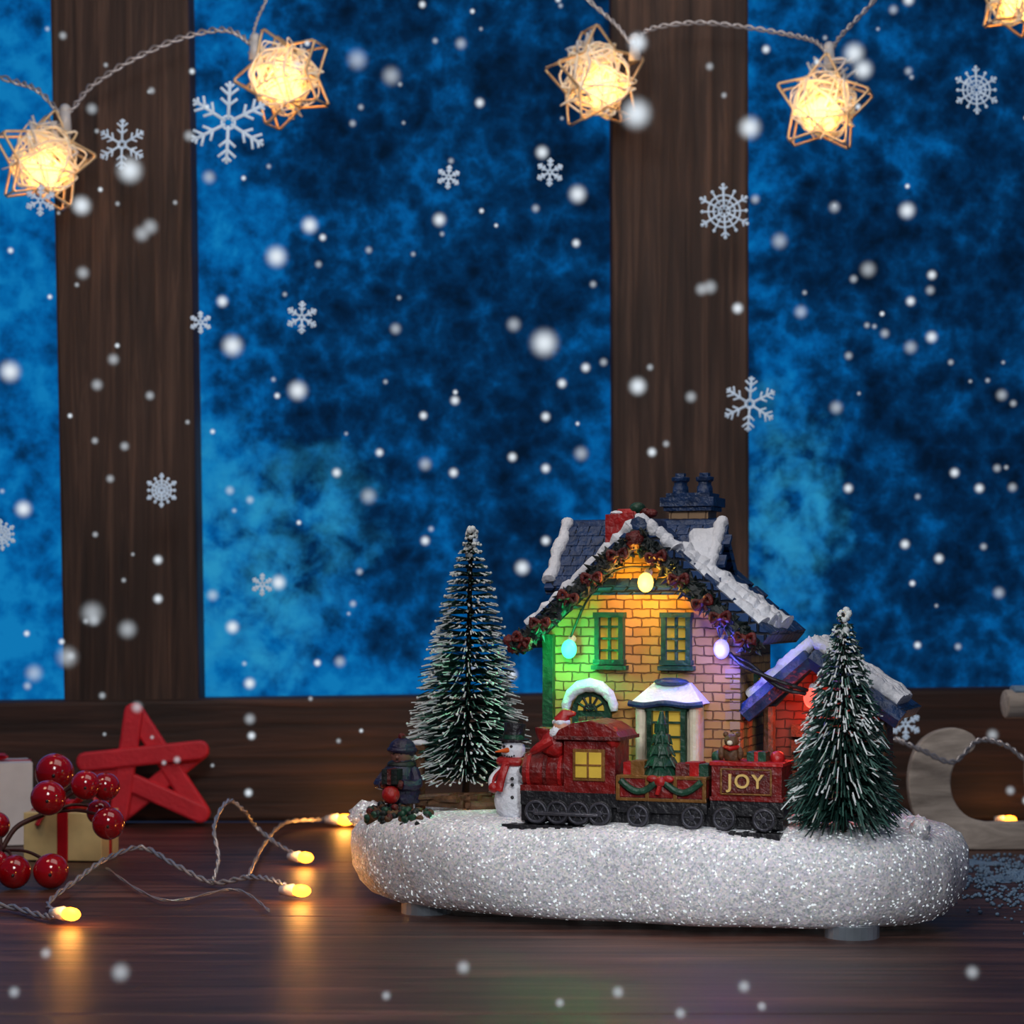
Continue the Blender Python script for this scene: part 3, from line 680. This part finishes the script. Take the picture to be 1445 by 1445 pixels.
# ================= STAR FAIRY LIGHTS (hanging) =================
stars=empty('star_fairy_lights',S(500,100,9.6))
SY=9.62
def star(i,a,c,size,rot,yaw):
    b=B(); o=S(a,c,SY); rad=size*SY/F; pts=[]
    b.X=Matrix.Translation(o)@Matrix.Rotation(yaw,4,'Z')@Matrix.Rotation(rot,4,'Y')
    out=[]
    for k in range(10):
        an=math.pi/2+k*math.pi/5; r=rad if k%2==0 else rad*.58
        out.append(Vector((r*math.cos(an),0,r*math.sin(an))))
    out=[*out,out[0]]
    for dy in (-.065,.065):
        sm=[]
        for q in range(10):
            p0,p1=out[q],out[q+1]
            for t in (.0,.08,.25,.5,.75,.92): 
                p=p0.lerp(p1,t)
                if q%2==0 and t==0: p*=.94
                sm.append(p+Vector((0,dy,0)))
        sm.append(sm[0]); b.tube(sm,.0065,'cop',6)
        pts+=[p for p in sm if p.length<rad*.8]
    for k in range(0,10): b.tube([out[k]*.97+Vector((0,-.065,0)),out[k]*.97+Vector((0,.065,0))],.0055,'cop',5)
    for k in range(150):
        p=random.choice(pts); q=random.choice(pts)
        if (p-q).length<rad*.3 or (p-q).length>rad*1.3: continue
        mid=(p+q)/2*U(.8,1.25)+Vector((0,U(-.10,.10),0)); f_=U(.85,1.02)
        b.tube(cr([p*f_,mid,q*f_],4),U(.003,.0058),'wrap',4,False)
    for k in range(34):
        q0=Vector((U(-.35,.35)*rad,U(-.07,.07),U(.05,.65)*rad)); 
        b.tube(cr([q0,q0+Vector((U(-.06,.06),U(-.03,.03),U(-.06,.06))),q0+Vector((U(-.08,.08),0,U(-.08,.08)))],3),.007,'clip',5)
    b.X=b.X@Matrix.Translation((0,0,-rad*.22)); Y=b.X
    for k in range(5):
        a_=2*math.pi*k/5+.4
        b.sph((rad*.28*math.cos(a_),-.03,rad*.22*math.sin(a_)),(.026,.026,.032),'e_bulb',8,6)
    b.sph((0,-.03,0),(.042,.034,.042),'e_bulb',10,8)
    b.done('star_%d'%i,stars)
    l=light('star_glow_%d'%i,'POINT',Y@Vector((0,-.06,.02)),2.0,(1,.50,.16),.06); l.parent=stars; l.matrix_parent_inverse=stars.matrix_world.inverted()
star(1,62,228,72,.15,.5); star(2,402,110,72,-.35,-.35); star(3,842,112,74,-.15,.45); star(4,1162,148,70,.12,-.3); star(5,1432,0,52,.2,.2)
b=B()
def W(seq,y=SY-.0): return cr([S(a,c,y) for a,c in seq],14)
twisted(b,W([(-120,60),(0,108),(50,125),(92,158),(130,120),(190,82),(260,52),(320,42),(355,62)]),.006,'wire',.011,.9)
twisted(b,W([(355,62),(362,30),(384,-20),(420,-120)]),.004,'wire',.006)
twisted(b,W([(760,-60),(830,0),(870,35),(896,64),(915,42),(980,32),(1050,38),(1110,48),(1150,58),(1170,74),(1185,52),(1225,10),(1270,-40),(1340,-70),(1430,-40)]),.0055,'wire',.009,.9)
for a,c in ((92,170),(360,70),(896,70),(1170,82)):
    p=S(a,c,SY); b.tube([p+Vector((0,0,.05)),p+Vector((0,0,-.05))],[.022,.03],'clip',12); b.sph(p+Vector((0,0,.05)),.026,'clip',10,8)
b.done('wire',stars)
# ================= TABLE FAIRY LIGHTS =================
tl=empty('table_fairy_lights',TB(300,1240))
b=B()
def path(seq): return cr([TB(a,c,h) for a,c,h in seq],10)
h=.02
twisted(b,path([(-90,1290,h),(0,1278,h),(60,1292,h),(80,1290,.03),(68,1274,.03),(110,1240,.06),(150,1212,.10),(200,1196,.10),(250,1222,.06),(300,1245,h),(350,1238,.05),(385,1242,.06),(412,1254,.03)]),.0055,'wire',.007,1.1)
twisted(b,path([(300,1245,h),(308,1210,.10),(302,1165,.20),(322,1130,.25),(345,1145,.2),(360,1165,.12),(390,1190,.06),(418,1206,.03)]),.005,'wire',.006,1.1)
twisted(b,path([(350,1236,.05),(372,1192,.04),(400,1162,.05),(440,1157,.04),(475,1157,.03),(560,1167,h),(700,1175,h)]),.005,'wire',.006,1.1)
twisted(b,path([(150,1225,h),(230,1270,h),(330,1255,h),(380,1285,h)]),.003,'wire',.003,1.1)
def led(i,a,c,dx,dy,r=.03,en=.5):
    p=TB(a,c,.035); d=Vector((dx,dy,.0)).normalized()
    rot=d.to_track_quat('Z','Y').to_matrix()
    b.sph(p,(r*.66,r*.66,r*1.05),'e_warm',12,8,rot=rot); b.tube([p-d*r*.8,p-d*r*2.3],[r*.7,r*.45],'clip',8)
    l=light('table_glow_%d'%i,'POINT',p+Vector((0,-.03,.05)),en,(1,.42,.08),.03); l.parent=tl; l.matrix_parent_inverse=tl.matrix_world.inverted()
led(1,100,1290,1,-.5,.034,1.3); led(2,431,1210,.9,-.5,.034,1.3); led(3,425,1257,1,-.3,.034,1.3); led(4,487,1157,1,-.2,.04,2.0)
led(5,1425,1157,1,-.2,.03,1.0)
b.done('wire_and_leds',tl)
# ================= LEFT DECORATIONS =================
b=B(); y0=9.75
P=[(189,1004),(284,1148),(120,1075),(283,1058),(168,1150)]
def strip(a,c,dy):
    p=S(a[0],a[1],y0+dy); q=S(c[0],c[1],y0+dy); d=(q-p).normalized(); nn=Vector((-d.z,0,d.x)); w=.044
    pts=[]
    for k in range(7): an=-math.pi/2+math.pi*k/6; pts.append(q+d*w*.9*math.cos(an)+nn*w*math.sin(an))
    for k in range(7): an=math.pi/2+math.pi*k/6; pts.append(p+d*w*.9*math.cos(an)+nn*w*math.sin(an))
    b.prism([(t.x,t.z) for t in pts],y0+dy-.02,y0+dy+.02,'rstar')
strip(P[0],P[1],0); strip(P[1],P[2],-.012); strip(P[2],P[3],-.035); strip(P[3],P[4],.01); strip(P[4],P[0],-.02)
b.done('red_star_ornament',bevel=.012)
def gift(name,c,d,rz,k,bow=1.0):
    b=B(); b.X=Matrix.Translation(c)@Matrix.Rotation(rz,4,'Z')
    b.box((0,0,d[2]/2),d,k)
    b.box((0,0,d[2]/2),(d[0]*.14,d[1]+.008,d[2]+.008),'ribbon'); b.box((0,0,d[2]/2),(d[0]+.008,d[1]*.14,d[2]+.008),'ribbon')
    for s_ in (-1,1):
        for yy in (-.03,.03):
            b.tube(cr([(0,0,d[2]+.01),(s_*.05*bow,yy,d[2]+.05*bow),(s_*.11*bow,yy*2,d[2]+.05*bow),(s_*.10*bow,yy*2,d[2]+.02),(0,0,d[2]+.012)],6),.02*bow,'ribbon',8,flat=.35)
    b.sph((0,0,d[2]+.02),(.03*bow,.03*bow,.022*bow),'ribbon',10,8)
    b.tube(cr([(0,-.01,d[2]+.01),(-.06,-.09,d[2]+.02),(-.10,-d[1]/2-.02,d[2]-.05)]),.018,'ribbon',8,flat=.3)
    b.done(name,bevel=.008)
g1=TB(101,1212); gift('gift_box',(g1.x,g1.y,.005),(.32,.22,.19),-.12,'kraft',1.1)
g2=TB(-16,1192); gift('gift_box.001',(g2.x,g2.y+.05,.005),(.32,.28,.345),.3,'giftw',.5)
b=B(); yb=7.75
root=S(2,1200,yb)
bl=[(77,1090,27,8.0),(68,1126,25,7.7),(121,1108,21,7.75),(149,1110,20,7.8),(153,1162,23,7.7),(140,1146,18,7.9),(20,1247,24,7.6),(72,1237,25,7.6),(-6,1165,20,7.8),(-2,1215,14,7.6),(-25,1255,22,7.5)]
hub=S(60,1150,7.85)
for a,c,r,y in bl:
    p=S(a,c,y); rr=r*y/F
    if p.z<rr: p.z=rr+.002
    b.sph(p,rr,'berry',24,16); b.sph(p+Vector((rr*.15,-rr*.97,-rr*.1)),rr*.10,'blk',8,6)
    src=hub if c<1170 and a>30 else root
    b.tube(cr([p+Vector((0,rr*.5,rr*.3)),(p+src)/2+Vector((0,.02,.03)),src]),.006,'stem',6)
b.tube(cr([hub,(hub+root)/2+Vector((-.02,0,.02)),root]),.010,'stem',8)
q=TB(-110,1262,.02); b.tube(cr([root,(root+q)/2,q]),.014,'stem',8)
b.done('red_berry_sprig')
# ================= RIGHT: WOODEN SLED =================
b=B()
rp=[(1376,1040),(1352,1028),(1320,1033),(1296,1052),(1284,1085),(1284,1125),(1296,1160),(1325,1186),(1370,1199),(1430,1200),(1750,1200),(1800,1170),(1750,1160),(1440,1160),(1390,1160),(1360,1148),(1344,1122),(1343,1092),(1354,1070),(1374,1058)]
yr=F*CAMH/(1200-850)
def closed(pts,k=4):
    n_=len(pts); o=[]
    for i in range(n_):
        p0,p1,p2,p3=[Vector(pts[(i+j)%n_]) for j in (-1,0,1,2)]
        for j in range(k):
            t=j/k; o.append(.5*((2*p1)+(p2-p0)*t+(2*p0-5*p1+4*p2-p3)*t*t+(3*p1-p0-3*p2+p3)*t**3))
    return o
pts=[pl(S(a,c,yr)) for a,c in rp]; pts=[(p[0],max(p[1],.002)) for p in closed(pts)]
sh=.62                                  # the sled stands slightly turned, far runner further right
b.prism(pts,yr,yr+.06,'sled'); b.prism([(p[0]+sh,p[1]) for p in pts],yr+.55,yr+.61,'sled')
zt=S(0,1000,yr).z
for x in (1500,1700):
    xx=S(x,0,yr).x
    for yy in (0,.55): b.box((xx+sh*yy/.55,yr+yy+.025,zt/2+.05),(.09,.05,zt-.05),'sled')
x0=S(1416,0,yr).x
for k in range(4):
    xo=sh*k*.17/.55
    b.tube([(x0+xo,yr-.02+k*.17,zt+.02),(x0+xo+1.3,yr-.02+k*.17,zt+.02)],.085,'sled',12,flat=.7)
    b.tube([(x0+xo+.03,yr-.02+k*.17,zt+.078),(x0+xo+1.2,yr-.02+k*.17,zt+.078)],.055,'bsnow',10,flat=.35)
b.done('wooden_sled',bevel=.006)
b=B(); twisted(b,cr([S(1262,1042,8.6),S(1300,1058,8.6),S(1345,1075,8.65),S(1380,1045,8.7),S(1420,1052,8.7),S(1460,1080,8.7),S(1520,1090,8.7)],10),.006,'wire',.008); b.done('sled_wire',tl)
# scattered snow on the table
b=B()
cc=TB(1560,1240)
for i in range(5200):
    x=cc.x+random.gauss(0,.42); y=cc.y+random.gauss(0,.42)
    if y>8.6 or x<1.50: continue
    if noise.noise(Vector((x*5,y*5,2)))<-.25: continue
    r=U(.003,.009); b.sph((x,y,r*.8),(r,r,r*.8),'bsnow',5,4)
vs=[];fs=[];nx,ny=60,50
for i in range(nx+1):
    for j in range(ny+1):
        x=-1+2*i/nx; y=-1+2*j/ny
        hh=max(.0004,.05*(.75-(x*x+y*y)**.5+.8*noise.noise(Vector((x*4,y*4,0)))+.3*noise.noise(Vector((x*13,y*13,0)))))
        vs.append((cc.x+.25+x*.75,cc.y+y*.75,hh))
for i in range(nx):
    for j in range(ny):
        a=i*(ny+1)+j
        if max(vs[a][2],vs[a+1][2],vs[a+ny+1][2],vs[a+ny+2][2])>.0006: fs.append((a,a+ny+1,a+ny+2,a+1))
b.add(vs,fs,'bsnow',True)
b.done('scattered_snow')
# ================= FALLING SNOW =================
b=B()
def dot(a,c,r,y,k='soft'):
    b.sph(S(a,c,y),r*y/F*1.15,k,14,10)
big=[(183,240,17),(115,290,13),(898,160,20),(1058,180,15),(390,362,14),(328,488,14),(768,484,18),(420,551,13),(14,524,14),(900,545,12),(737,801,10),(815,274,12),(33,718,11),(393,822,10),(1205,75,14),(1218,98,13),(437,318,11),(1280,297,11),(620,310,9),(765,215,9),(328,885,9),(900,60,13)]
dim=[(130,865,17),(180,888,14),(48,950,13),(95,927,16),(504,84,15),(552,107,14),(212,320,12),(200,330,12),(1002,405,11),(1225,380,12),(1285,490,10),(117,385,10),(160,507,9),(137,543,9),(990,408,10),(725,458,11),(820,640,11),(1180,575,10),(295,250,10),(1100,340,12),(1130,440,10),(520,700,12),(600,655,10),(300,840,9),(975,560,9),(1060,985,9)]
for a,c,r in big: dot(a,c,r*1.4,U(9.3,9.5))
for a,c,r in dim: dot(a,c,r*1.25,U(9.3,9.55),'softdim')
for i in range(270):
    dot(U(-300,1750),U(-150,1130),random.choice([4,5,5,6,6,7,8,9,11]),U(8.8,9.55),'soft' if R()<.3 else 'softdim')
for a,c in ((642,565),(677,145),(793,541),(723,645),(770,661),(640,667),(920,638),(1197,689),(1347,667),(1382,689),(223,845),(223,790),(1277,768),(1325,788),(600,763),(770,763),(475,667),(770,588),(1285,425),(1315,388)): dot(a,c,9,9.3)
for a,c,r in ((170,1372,18),(654,1365,13),(1050,1392,12),(872,1400,12),(1372,1372,13),(65,1345,11),(20,1400,11),(1075,1420,9),(960,1430,11),(545,1405,9),(790,1415,9)): dot(a,c,r,4.8,'softdim')
b.done('falling_snow')
b=B()
def flake(a,c,Rr,style,y=9.35,rot=0):
    o=S(a,c,y); r=Rr*y/F; w=max(.005,r*.045)
    b.X=Matrix.Translation(o)@Matrix.Rotation(rot,4,'Y')@Matrix.Rotation(U(-.2,.2),4,'Z')
    for k in range(6):
        an=math.pi/2+k*math.pi/3; d=Vector((math.cos(an),0,math.sin(an)))
        b.tube([d*r*.08,d*r],w,'flake',5)
        for t,l in (((.42,.26),(.66,.28),(.85,.14)) if style==0 else ((.80,.20),)):
            for s_ in (-1,1):
                an2=an+s_*math.radians(50); e=Vector((math.cos(an2),0,math.sin(an2)))
                b.tube([d*r*t,d*r*t+e*r*l],w*.85,'flake',5)
        if style==1:
            am=an+math.pi/6; e=Vector((math.cos(am),0,math.sin(am))); b.tube([e*r*.3,e*r*.78],w*.8,'flake',5); b.sph(e*r*.85,w*1.6,'flake',6,4)
            b.sph(d*r*1.0,w*1.7,'flake',6,4)
    rings=(.16,) if style==0 else (.22,.42,.62)
    for q in rings: b.tube([Vector((r*q*math.cos(i*math.pi/12),0,r*q*math.sin(i*math.pi/12))) for i in range(25)],w*.8,'flake',5,False)
    b.X=Matrix.Identity(4)
for a,c,r,s_ in ((322,173,58,0),(172,204,36,0),(426,448,23,0),(776,243,20,0),(633,250,17,0),(1022,298,37,1),(1058,570,39,0),(1378,127,32,1),(228,692,22,1),(283,455,16,0),(57,283,22,0),(2,755,20,1),(1278,1022,22,0),(370,825,16,0),(-200,400,30,0),(1600,350,34,1)):
    flake(a,c,r,s_,U(9.2,9.4),U(-.1,.1))
b.done('snowflakes')
# ================= LIGHTS / WORLD / CAMERA =================
light('softbox','AREA',(-.6,2.6,3.6),88,(1,.97,.95),1.4,target=(.5,7,.4))
light('figurine_spot','SPOT',(1.0,1.6,1.9),470,(.93,.96,1),.3,target=(.50,6.9,.28),spot_size=math.radians(20),spot_blend=.85)  # unseen spot, added to lift the figurine against the dark table
light('warm_fill','POINT',(-2.2,7.0,2.4),26,(1,.70,.48),.3)  # unseen fill light, added to warm the left side
light('wall_wash','AREA',(0,7.0,4.4),52,(1,.90,.83),3.0,target=(0,9.9,1.6))
w=bpy.data.worlds.new('night'); bpy.context.scene.world=w; w.use_nodes=True
bg=w.node_tree.nodes['Background']; bg.inputs[0].default_value=(.05,.09,.2,1); bg.inputs[1].default_value=.3
cam=bpy.data.cameras.new('camera'); co=bpy.data.objects.new('camera',cam); bpy.context.scene.collection.objects.link(co)
co.location=(0,0,CAMH); co.rotation_euler=(math.pi/2,0,0); cam.sensor_width=36; cam.lens=F/1445*36; cam.shift_y=(HZ-722.5)/1445
cam.clip_start=.05; cam.dof.use_dof=True; cam.dof.focus_distance=6.85; cam.dof.aperture_fstop=2.4
bpy.context.scene.camera=co
sc=bpy.context.scene; sc.view_settings.view_transform='Standard'; sc.view_settings.look='None'
sc.unit_settings.scale_length=.1
